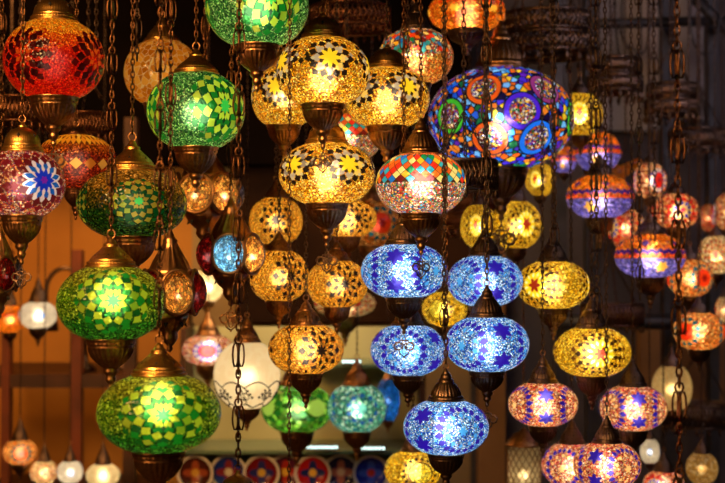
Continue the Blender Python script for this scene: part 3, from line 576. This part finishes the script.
# yellow group
for a in ((516, 225, 52, 47, 3.95, -1.15, 'yellow', 'yellow lamp with red star just under the medallion lamp'), (478, 226, 36, 42, 4.1, .4, 'yellow', 'small sliver of yellow lamp under the dark ring chandelier'),
          (553, 285, 73, 47, 3.55, -2.1, 'yellow', 'yellow beaded lamp touching the blue lamps at their right'), (592, 352, 78, 48, 3.4, -1.35, 'yellow', 'sharpest yellow lamp with dotted flower above the pink beaded lamps'),
          (413, 470, 58, 38, 3.7, -1.3, 'yelldisc', 'yellow lamp with black ringed disc at the bottom edge'), (445, 309, 46, 34, 4.0, -1.9, 'yelldisc', 'pale yellow lamp squeezed between the blue lamps'),
          (580, 115, 46, 42, 4.2, .5, 'yellow', 'yellow lamp right beside the huge medallion lamp'), (540, 180, 30, 32, 4.3, .2, 'yellow', 'small yellow lamp under the right side of the medallion lamp')):
    L_(a[0], a[1], a[2], a[3], a[4], a[6], a[7], power=1.5, rot=a[5], col=WARM, cap='bell', metalc=('dark', 'dark'), cw=.42, p=1.0 if a[2] < 53 else .86, group='yellow beaded lamps')
# pink and blue group
for a in ((543, 404, 70, 43, 3.45, -2.52, 'pink beaded lamp with blue stars, left of the pair below the yellow lamps'), (633, 408, 68, 44, 3.55, -2.42, 'pink beaded lamp with blue diamond rows, right of the pair'),
          (607, 465, 68, 45, 3.3, -.92, 'front pink beaded lamp with blue stars at the bottom edge'), (572, 465, 62, 44, 3.65, .2, 'pink beaded lamp hidden behind the front one at the bottom edge')):
    L_(a[0], a[1], a[2], a[3], a[4], 'pink', a[6], power=1.35, rot=a[5], col=WHITE, cap='bell', metalc=('dark', 'dark'), cw=.42, group='pink and blue beaded lamps')
# right side, further back
for a in ((600, 197, 68, 42, 4.2, .2, 'orblue', 'orange and blue banded lamp, upper of the two big banded ones'), (650, 256, 71, 43, 4.1, .9, 'orblue', 'orange and blue banded lamp right above the orange teal lamp'),
          (598, 152, 46, 38, 4.6, .4, 'orblue', 'small orange and blue banded lamp below the yellow lamp'), (564, 160, 26, 26, 4.8, .4, 'orblue', 'tiny banded lamp behind the medallion lamp edge'),
          (626, 228, 38, 38, 4.5, -.3, 'bluecentre', 'round lamp with blue flowers between the two banded lamps'), (650, 181, 34, 35, 4.5, -1.0, 'redflower', 'round lamp with bold red flower at the right'),
          (676, 211, 48, 34, 4.4, -1.3, 'bluecentre', 'pink cream lamp with blue flower centre right of the red flower lamp'), (708, 218, 16, 27, 4.9, 1.4, 'bluecentre', 'narrow cream lamp near the right edge'),
          (728, 212, 30, 36, 4.5, -1.0, 'redflower', 'red flower lamp cut off by the right edge'), (716, 255, 36, 38, 4.3, .0, 'creamred', 'cream and red fan patterned lamp at the right edge'),
          (690, 278, 46, 37, 4.2, -.9, 'orangeflower', 'orange lamp with red and teal flower right of the banded lamp'), (699, 331, 52, 37, 4.0, -2.15, 'orangeflower', 'orange lamp with teal flower turned left near the right edge'),
          (724, 310, 18, 26, 4.7, .5, 'creamred', 'cream lamp sliver at the right edge above the orange flower lamp')):
    L_(a[0], a[1], a[2], a[3], a[4], a[6], a[7], power=1.25, rot=a[5], col=WARM, cap='bell', metalc=('dark', 'dark'), cw=.42, p=.95, capz=.8, group='blurred lamps at the right')
L_(672, 388, 40, 44, 4.5, 'cream', 'plain cream glass lamp glowing beside the rope', power=.7, col=(1, .7, .35), cap='bell', metalc=('dark', 'dark'), cw=.5)
L_(650, 451, 20, 24, 4.4, 'whiteblue', 'tiny cream lamp with blue mark right of the front pink lamp', power=1.0, col=WARM, cap='bell', metalc=('dark', 'dark'), cw=.5)
L_(702, 468, 32, 30, 4.3, 'crackle', 'brown crackle glass lamp in the lower right corner', power=.5, col=WARM, cap='bell', metalc=('dark', 'dark'), cw=.5)
L_(664, 484, 42, 26, 4.2, 'bluecentre', 'colourful lamp cut off by the bottom edge at the right', power=1.2, col=WHITE, cap='bell', metalc=('dark', 'dark'), cw=.5)
# middle background
L_(297, 408, 72, 46, 4.45, 'greenbg', 'blurred lime green lamp over the plates', power=.9, rot=.6, col=WHITE, cap='bell', metalc=('bronze', 'bronze'))
L_(357, 408, 60, 46, 4.4, 'teal', 'blurred teal mosaic lamp over the plates', power=1.2, rot=.2, col=WHITE, cap='bell', metalc=('bronze', 'bronze'))
L_(388, 400, 24, 42, 4.9, 'deepblue', 'deep blue glass lamp behind the teal lamp', power=.8, col=COOL, cap='bell', metalc=('bronze', 'bronze'))
L_(207, 286, 34, 30, 5.2, 'cream', 'blurred warm white lamp against the tan wall', power=2.2, col=WARM, cap='bell', metalc=('bronze', 'bronze'))
L_(208, 350, 52, 30, 4.9, 'redflower', 'blurred red lamp with white disc behind the frosted globe', power=1.2, rot=-1.6, col=WHITE, cap='bell', metalc=('bronze', 'bronze'))
L_(590, 376, 30, 22, 4.3, 'deepblue', 'blue glass lamp behind the dotted yellow lamp', power=.6, col=COOL, cap='bell', metalc=('dark', 'dark'), p=.9)
# left background
for a in ((10, 319, 30, 27, 5.05, 'orange', 1.6, 'orange lamp hanging over the shelf at the left edge'), (38, 315, 38, 26, 5.0, 'whiteblue', 1.1, 'white lamp with blue dot hanging over the shelf'),
          (20, 452, 34, 24, 5.0, 'orangeflower', 1.6, 'orange lamp glowing at the bottom left corner'), (44, 472, 28, 22, 4.9, 'creamred', 1.6, 'small cream and red lamp second in the bottom left row'),
          (70, 472, 26, 22, 4.9, 'whiteblue', 1.2, 'white lamp with blue disc in the middle of the bottom left row'), (103, 475, 34, 22, 4.9, 'cream', 1.2, 'cream glass lamp right in the bottom left row')):
    L_(a[0], a[1], a[2], a[3], a[4], a[5], a[7], power=a[6], col=WARM, rot=-1.5, cap='bell', metalc=('dark', 'dark'), capz=1.5, group='small lamps by the orange wall')

for i, (xa, xb, yt, ys) in enumerate(((46, 84, 268, 340), (88, 124, 264, 345), (158, 190, 272, 330))):
    d = 5.48 + .16 * i
    t = link('gooseneck_arm', None, None, at(xb, 300, d)); o0 = at(xb, 300, d)
    pts = [at(xb, ys, d) - o0] + [at((xa + xb) / 2 + (xb - xa) / 2 * math.cos(q * PI / 12), 292 - (292 - yt) * math.sin(q * PI / 12), d) - o0 for q in range(13)] + [at(xa, 318, d) - o0]
    link('arm', MB().tube(pts, .009, n=8).mesh('arm', [M['dark']]), t)
    zb = pts[0].z
    link('stand', MB().lathe([(.05, SHZ - o0.z), (.05, SHZ - o0.z + .012), (.02, SHZ - o0.z + .03), (.014, zb - .02), (.03, zb), (.016, zb + .03)], 20).mesh('stand', [M['dark']]), t)
    link('cup', MB().lathe([(.008, .05), (.02, .035), (.045, -.01), (.05, -.05), (.045, -.052)][::-1], 20).mesh('cup', [M['dark']]), t, tuple(pts[-1]))
    tag(t, ('curved gooseneck lamp arm nearest the shelf post at the left', 'curved gooseneck lamp arm right of the first, over the shelf', 'curved gooseneck lamp arm behind the pierced lantern with the amber window')[i], 'lamp arm')

# frosted globe lamp with black scroll painting
def scroll_skin(R, rz):
    mb = MB()
    def P(a, z): z = max(-.98, min(.98, z)); r = math.sqrt(1 - z * z); return (R * 1.008 * r * math.cos(a), R * 1.008 * r * math.sin(a), rz * 1.008 * z)
    n = 8
    for k in range(n):
        a0 = 2 * PI * k / n; s = 2 * PI / n
        mb.tube([P(a0 + s * i / 10, -.30 + .16 * math.sin(PI * i / 10)) for i in range(11)], R * .02, n=4)
        mb.tube([P(a0 + s * i / 10, -.80 + .05 * math.cos(PI * i / 5)) for i in range(11)], R * .02, n=4)
        mb.tube([P(a0 + .06 * math.sin(i), -.30 - .05 * i) for i in range(10)], R * .016, n=4)
        for sg in (-1, 1):
            mb.tube([P(a0 + sg * (.02 + .16 * math.sin(t) * (1 - t / 7)), -.56 + .13 * math.cos(t) * (1 - t / 7)) for t in [x * .6 for x in range(11)]], R * .018, n=4)
            for q in range(3):
                mb.sph(P(a0 + sg * (.10 + .08 * q), -.38 - .09 * q), R * .04, 6)
    return mb
fz = L_(247, 375, 67, 66, 3.9, 'frost', 'round frosted white lamp painted with black scrolls', power=1.25, col=WARM, cap='bell', metalc=('bronze', 'bronze'), cw=.4, p=1.0, holdz=.8)
R_ = 67 / 2 * 3.9 / F
link('painted_scrolls', scroll_skin(R_, 33 * 3.9 / F / math.sin(math.acos(.4))).mesh('painted_scrolls', [M['hole']]), fz)

# upright cylinder lantern with a pierced lattice
def cylinder_lantern(px, py, w_, h_, d, label):
    d = depth(label, d); c = at(px, py, d); k = d / F; R = w_ / 2 * k; Hh = h_ / 2 * k
    REG.append((label, px, py, d, [(-h_ * .75, 3), (-h_ * .5, w_ / 2 * 1.1), (0, w_ / 2 * 1.1), (h_ * .75, w_ / 2 * 1.1)], 3, 0))
    t = link('cylinder_lantern', None, None, c); tag(t, label, 'lantern')
    g = link('glass_cylinder', MB().lathe([(.9, -1), (.95, -.98), (.95, .98), (.9, 1)], 48).mesh('glass_cylinder', [M['cream']]), t, (0, 0, 0), (R, R, Hh))
    mb = MB()
    for i in range(16):
        for sg in (-1, 1):
            mb.tube([(R * math.cos(2 * PI * (i + sg * q / 2) / 16), R * math.sin(2 * PI * (i + sg * q / 2) / 16), Hh * (-1 + q / 4)) for q in range(9)], R * .03, n=4)
    link('lattice', mb.mesh('lattice', [M['bronze']]), t)
    link('lid', MB().lathe([(1.05, 0), (1.12, .04), (1.1, .16), (.95, .2), (.98, .3), (.9, .36), (.6, .7), (.3, .85), (.12, 1.0), (.04, 1.1)], 48).mesh('lid', [M['bronze']]), t, (0, 0, Hh), (R, R, R))
    link('base', MB().lathe([(.3, -.4), (.8, -.3), (1.1, -.1), (1.1, 0)], 48).mesh('base', [M['bronze']]), t, (0, 0, -Hh), (R, R, R))
    link('chain', chain_mesh(CEIL - c.z - Hh - R * 1.08, .8), t, (0, 0, Hh + R * 1.08))
    l = bpy.data.lights.new('bulb', 'POINT'); l.energy = 30 * R * R; l.color = WARM; l.shadow_soft_size = .01; link('bulb', l, t, (0, 0, -Hh * .3))
cylinder_lantern(524, 468, 34, 44, 4.0, 'upright cylinder lantern with pierced lattice at the bottom edge')
# amber glass horn shade
def horn(px, py, d, label):
    c = at(px, py, d); t = link('horn_shaped_lamp', None, None, c); tag(t, label, 'lamp')
    sh_ = MB().lathe([(.006, .075), (.012, .07), (.016, .04), (.022, .01), (.034, -.02), (.052, -.045), (.056, -.05), (.050, -.044), (.032, -.018), (.014, .04), (.004, .07)], 32).mesh('glass_shade', [M['amber']])
    o = link('glass_shade', sh_, t, (0, 0, 0), (1.5, 1.5, 1.5)); o.rotation_euler = (.35, 1.05, 0)
    tp = o.rotation_euler.to_matrix() @ Vector((0, 0, .109))
    l = bpy.data.lights.new('bulb', 'POINT'); l.energy = .1; l.color = WARM; l.shadow_soft_size = .006; link('bulb', l, t, tuple(tp * -.2))
    link('cord', MB().tube([tuple(tp * .95), tuple(tp * 1.3), (tp.x, tp.y, tp.z + .05), (tp.x, tp.y, CEIL - c.z)], .003, n=6).mesh('cord', [M['iron']]), t)
horn(614, 176, 4.85, 'small amber horn shaped glass shade between banded lamps and red flower lamp')

# ornate chains whose lamps hang below or beyond the frame
def hanging_chain(px, d, label, pbot, thick=1.4, orn=.09, far=None):
    d = depth(label, d); REG.append((label, px, pbot, d, [(0, 3 * thick)], (orn and 6 or 3) * thick, 0))
    b = at(px, pbot, d)
    o = link('hanging_chain', chain_mesh(CEIL - b.z, thick, orn, random.uniform(.02, .06), d > 2.7 if far is None else far), None, b)
    tag(o, label, 'chain', 'chains between the lamps'); return o

# lamp with only its cap in view, on the long ornate chain
L_(238, 525, 92, 60, 2.55, 'gold', 'lamp cap on the long ornate chain at the bottom edge, its globe out of view', power=.8, col=WARM, cap='low', thick=1.15, orn=.05, cw=.42)
hanging_chain(289, 2.62, 'straight dark cord chain crossing the gold lamps', 520, .8, 0)
hanging_chain(444, 2.72, 'thin dark chain left of the star blue lamp', 340, .9, .3)
hanging_chain(487, 2.8, 'ornate chain with scroll links in front of the upper right blue lamp', 268, 1.15, .05)
hanging_chain(555, 3.2, 'thin chain hanging right of the medallion lamp', 260, 1.1, .2)
hanging_chain(597, 3.3, 'chain with scroll links in front of the banded lamp', 330, 1.3, .08)
hanging_chain(640, 3.6, 'dark chain between red flower lamp and banded lamps', 300, 1.1, .12)
hanging_chain(655, 3.9, 'dark chain left of the pink cream lamp', 240, 1.3, .12)
hanging_chain(680, 3.5, 'long chain running down beside the cream glass lamp', 520, 1.9, .1, False)
hanging_chain(137, 3.0, 'thin chain left of the amber crackle lamp', 60, 1.1, .06)
hanging_chain(96, 3.3, 'chain right of the red amber lamp', 90, 1.1, .1)

# ------------------------------------------------------------------ pear-shaped pierced metal lamps
def pear(px, py, w_, h_, d, panels, label, rot=0, power=1, charm=0, orn=.1):
    d = depth(label, d); c = at(px, py, d); k = d / F; R = w_ / 2 * k; Hh = h_ / 2 * k; rot += math.atan((362.5 - px) / F)
    REG.append((label, px, py, d, [(q * h_ / 2, w_ / 2 * f) for q, f in ((-1, .15), (-.8, .3), (-.5, .6), (-.35, 1), (0, 1), (.35, 1), (.5, .6), (.8, .3), (1, .12))] + ([(h_ / 2 + charm, charm), (h_ / 2 + charm * 1.9, charm * .4)] if charm else []), 6, 0))
    t = link('pear_shaped_lantern', None, None, c, rz=rot); tag(t, label, 'lantern', 'pierced metal lanterns')
    prof = [(.02, -1.05), (.08, -1.0), (.06, -.95), (.16, -.88), (.22, -.80), (.20, -.72), (.34, -.62, .02), (.44, -.50, .02), (.50, -.42), (.46, -.38), (.5, -.34), (.62, -.26), (.62, .18), (.56, .24), (.6, .28), (.55, .34), (.42, .5, .05), (.27, .68, .05), (.18, .8), (.2, .84), (.12, .9), (.06, 1.0), (.03, 1.04)]
    key = 'pear'
    if key not in ME:
        mb = MB().lathe(prof, 72, 18); diamonds(mb, -.56, .40, 6, .06); ME[key] = mb.mesh('metal_body', [M['bronze'], M['hole']])
    link('metal_body', ME[key], t, (0, 0, 0), (R, R, Hh))
    n = len(panels)
    for i, pm in enumerate(panels):
        a = 2 * PI * i / n
        wn = link('window_panel', unit_globe(pm, 1.0), t, (math.cos(a) * R * .56, math.sin(a) * R * .56, -.04 * Hh), (R * .43, R * .43, Hh * .36), a)
        wn.scale = (R * .40, R * .43, Hh * .36)
        fr = MB(); ct = Vector((math.cos(a), math.sin(a), 0)); u = (-math.sin(a), math.cos(a), 0)
        fr.tube(circ(ct * R * .66 + Vector((0, 0, -.04 * Hh)), R * .43, Hh * .38, u, ZA, 24), R * .05, True, 6)
        link('window_rim', fr.mesh('window_rim', [M['bronze']]), t)
        l = bpy.data.lights.new('bulb', 'POINT'); l.energy = power * 120 * (R * .42) ** 2 * (.25 if 'red' in pm or 'grey' in pm else 1); l.color = WHITE; l.shadow_soft_size = R * .08
        link('bulb', l, t, (math.cos(a) * R * .62, math.sin(a) * R * .62, -.1 * Hh))
    rr = R * .1
    link('hanging_ring', metal_mesh('ring', 'bronze'), t, (0, 0, Hh * 1.04 + rr), (rr, rr, rr))
    if charm: link('charm', metal_mesh('charm', 'bronze'), t, (0, 0, -Hh * 1.04), (charm * k,) * 3, -rot)
    z1 = Hh * 1.04 + 2 * rr; link('chain', chain_mesh(CEIL - c.z - z1, 1.1, orn), t, (0, 0, z1))
A_, B_, R2, G_ = 'panel_amber', 'panel_blue', 'panel_red', 'panel_grey'
pear(205, 192, 84, 104, 3.3, [A_, A_, G_, A_, R2, A_], 'pierced lantern with lit amber windows under the light green lamp', rot=-1.9, power=.9)
pear(231, 252, 76, 104, 3.12, [B_, A_, G_, A_, R2, R2], 'pierced lantern with a blue lit window', rot=-1.66, power=1.3, charm=13)
pear(170, 290, 78, 118, 2.74, [A_, R2, A_, A_, R2, R2], 'pierced lantern with an amber window beside the olive green lamp', rot=-1.3, power=.8)
pear(0, 272, 48, 90, 2.9, [R2, G_, R2, A_, R2, R2], 'pierced red lantern cut off by the left edge', rot=-1.2, power=.5)

# ------------------------------------------------------------------ ring chandeliers of pierced metal
def chandelier(px, py, w_, h_, d, label, mat='dark', tiers=2, drops=20):
    d = depth(label, d); c = at(px, py, d); k = d / F; R = w_ / 2 * k; Hh = h_ * k
    REG.append((label, px, py, d, [(q * h_, w_ / 2 + 6) for q in (-.5, -.2, 0, .2, .5, .8)] + [(-.5 * h_ - w_ * .65 * q, w_ / 2 * (1 - q) + 3) for q in (.2, .4, .6, .8)], 3, 1))
    t = link('ring_chandelier', None, None, c); tag(t, label, 'chandelier', 'dark ring chandeliers')
    for ti in range(tiers):
        z0 = Hh * (-.5 + ti / tiers); z1 = z0 + Hh / tiers * .8; rad = R * (1 - .08 * ti); mb = MB()
        mb.tube(circ((0, 0, z0), rad, rad, XA, YA, 48), Hh * .045, True, 6); mb.tube(circ((0, 0, z1), rad, rad, XA, YA, 48), Hh * .045, True, 6)
        mb.tube(circ((0, 0, (z0 + z1) / 2 + .0), rad, rad, XA, YA, 48), Hh * .03, True, 4)
        n = 44
        for i in range(n):
            for sg in (-1, 1):
                pts = [(rad * math.cos(2 * PI * (i + sg * q) / n), rad * math.sin(2 * PI * (i + sg * q) / n), z0 + (z1 - z0) * q / 2) for q in (0, 1, 2)]
                mb.tube(pts, Hh * .04, n=4)
        link('pierced_band', mb.mesh('pierced_band', [M[mat]]), t)
    mb = MB(); z0 = -Hh * .5
    dm = mb.lathe([(.001, -Hh * .3), (Hh * .05, -Hh * .22), (Hh * .06, -Hh * .15), (Hh * .02, -Hh * .05), (Hh * .02, 0)], 8).mesh('drop', [M[mat]])
    for i in range(drops):
        a = 2 * PI * i / drops; link('drop', dm, t, (R * math.cos(a), R * math.sin(a), z0))
    mb = MB()
    for i in range(3):
        a = 2 * PI * i / 3 + .5; mb.tube([(R * math.cos(a), R * math.sin(a), z0), (0, 0, z0)], Hh * .03)
    mb.sph((0, 0, z0), Hh * .09); link('cross_bar', mb.mesh('cross_bar', [M[mat]]), t)
    top = Hh * .5 + R * 1.3
    for i in range(3):
        a = 2 * PI * i / 3 + .5; p0 = Vector((R * .95 * math.cos(a), R * .95 * math.sin(a), Hh * .4)); p1 = Vector((0, 0, top)); mb = MB(); nn = int((p1 - p0).length / .013)
        dr = (p1 - p0).normalized(); s1 = dr.orthogonal().normalized(); s2 = dr.cross(s1)
        for q in range(nn): mb.tube(circ(p0 + (p1 - p0) * ((q + .5) / nn), .004, .009, s1 if q % 2 else s2, dr, 8), .0016, True, 4)
        link('suspension_chain', mb.mesh('suspension_chain', [M['farchain']]), t)
    link('chain', chain_mesh(CEIL - c.z - top, 1.2, far=True), t, (0, 0, top))
chandelier(546, 33, 92, 44, 4.35, 'dark pierced ring chandelier above the huge medallion lamp')
chandelier(615, 74, 54, 36, 4.6, 'dark pierced ring chandelier right of the small yellow lamp')
chandelier(672, 98, 54, 32, 4.75, 'dark pierced ring chandelier at the upper right')
chandelier(700, 138, 62, 24, 4.9, 'dark pierced ring chandelier over the red flower lamps', tiers=1)
chandelier(350, 16, 80, 26, 3.75, 'reddish brown ring chandelier above the gold lamps', mat='redbronze', tiers=1, drops=26)
chandelier(464, 172, 66, 34, 3.22, 'dark ring chandelier in front of the medallion lamp', tiers=1, drops=16)
chandelier(612, 312, 62, 26, 4.6, 'dark ring chandelier behind the dotted yellow lamp', tiers=1)
chandelier(700, 412, 74, 26, 5.0, 'dark ring chandelier at the lower right', tiers=1)
chandelier(20, 108, 60, 30, 3.6, 'brown ring chandelier behind the red lamp', mat='redbronze', tiers=1)
chandelier(88, 122, 50, 26, 3.7, 'brown ring chandelier over the amber dome lamp', mat='redbronze', tiers=1)
chandelier(470, 210, 54, 36, 4.6, 'brown ring chandelier behind the sliver of yellow lamp', mat='redbronze', tiers=2)

# ------------------------------------------------------------------ pipes, panels and cables at the back
def vert(px, d, wpx, label, mat, y0=-60, name='trim', ybot=None):
    hw = wpx / 2 * d / F; x = wx(px, d)
    z0 = 0 if ybot is None else wz(ybot, d)
    return struct(name, MB().box(x - hw, x + hw, d - .04, d + .04, z0, CEIL), mat, label)
M['paleboard'] = matte('pale_board', (175, 165, 165), (150, 140, 142), 3)
M['darkbacking'] = matte('dark_backing_sheet', (52, 32, 20), (34, 20, 13), 3, spec=.05)  # for a sheet added to darken the too bright middle background
M['tanboard'] = matte('tan_board', (150, 105, 62), (120, 82, 48), 3)
vert(668, 5.7, 12, 'dark post at the upper right', M['iron'], name='trim_1')
vert(712, 5.7, 9, 'dark post at the right edge', M['iron'], name='trim_2')
vert(592, 5.8, 14, 'dark post behind the ring chandeliers', M['iron'], name='trim_3')
vert(560, 5.6, 12, 'dark post behind the yellow lamps', M['iron'], name='trim_4')
for i, (a, b, y0, y1, m) in enumerate(((598, 662, -40, 130, 'paleboard'), (674, 706, -40, 120, 'paleboard'), (478, 505, 250, 560, 'tanboard'), (640, 725, 325, 400, 'tanboard'), (236, 470, 150, 322, 'darkbacking'))):
    d = 6.2
    struct(f'wall_panel_{i + 1}', MB().box(wx(a, d), wx(b, d), d, d + .1, wz(y1, d), min(CEIL, wz(y0, d))), M[m])
d = 5.2
b = link('diagonal_rail', MB().tube([at(676, -20, d), at(745, 48, d)], .022, n=8).mesh('diagonal_rail', [M['iron']])); b['kind'] = 'structure'
b = link('cross_rail', MB().tube([at(500, 26, 5.5), at(760, 20, 5.5)], .02, n=8).mesh('cross_rail', [M['iron']])); b['kind'] = 'structure'
b = link('lower_cross_rail', MB().tube([at(560, 322, 5.5), at(760, 322, 5.5)], .03, n=8).mesh('lower_cross_rail', [M['iron']])); b['kind'] = 'structure'
def cable(pts, d, label, r=.004):
    P = [at(x, y, d) for x, y in pts]; out = []
    for i in range(len(P) - 1):                     # Catmull-Rom
        a, b_, c, e = P[max(i - 1, 0)], P[i], P[i + 1], P[min(i + 2, len(P) - 1)]
        for q in range(8):
            t = q / 8; out.append(.5 * ((2 * b_) + (c - a) * t + (2 * a - 5 * b_ + 4 * c - e) * t * t + (3 * b_ - a - 3 * c + e) * t ** 3))
    out.append(P[-1])
    o = link('hanging_cable', MB().tube(out, r, n=6).mesh('hanging_cable', [M['iron']])); tag(o, label, 'cable', 'loose cables by the ceiling')
cable([(655, -70), (660, 20), (680, 60), (690, 100), (686, 140)], 5.35, 'black cable curving down the pale wall at the upper right')
cable([(730, -60), (716, 40), (700, 52), (690, 20), (700, -70)], 5.15, 'black cable loop at the upper right edge')
cable([(625, -70), (622, 30), (632, 48), (648, 42), (660, -80)], 5.3, 'cable loop between the ring chandeliers')
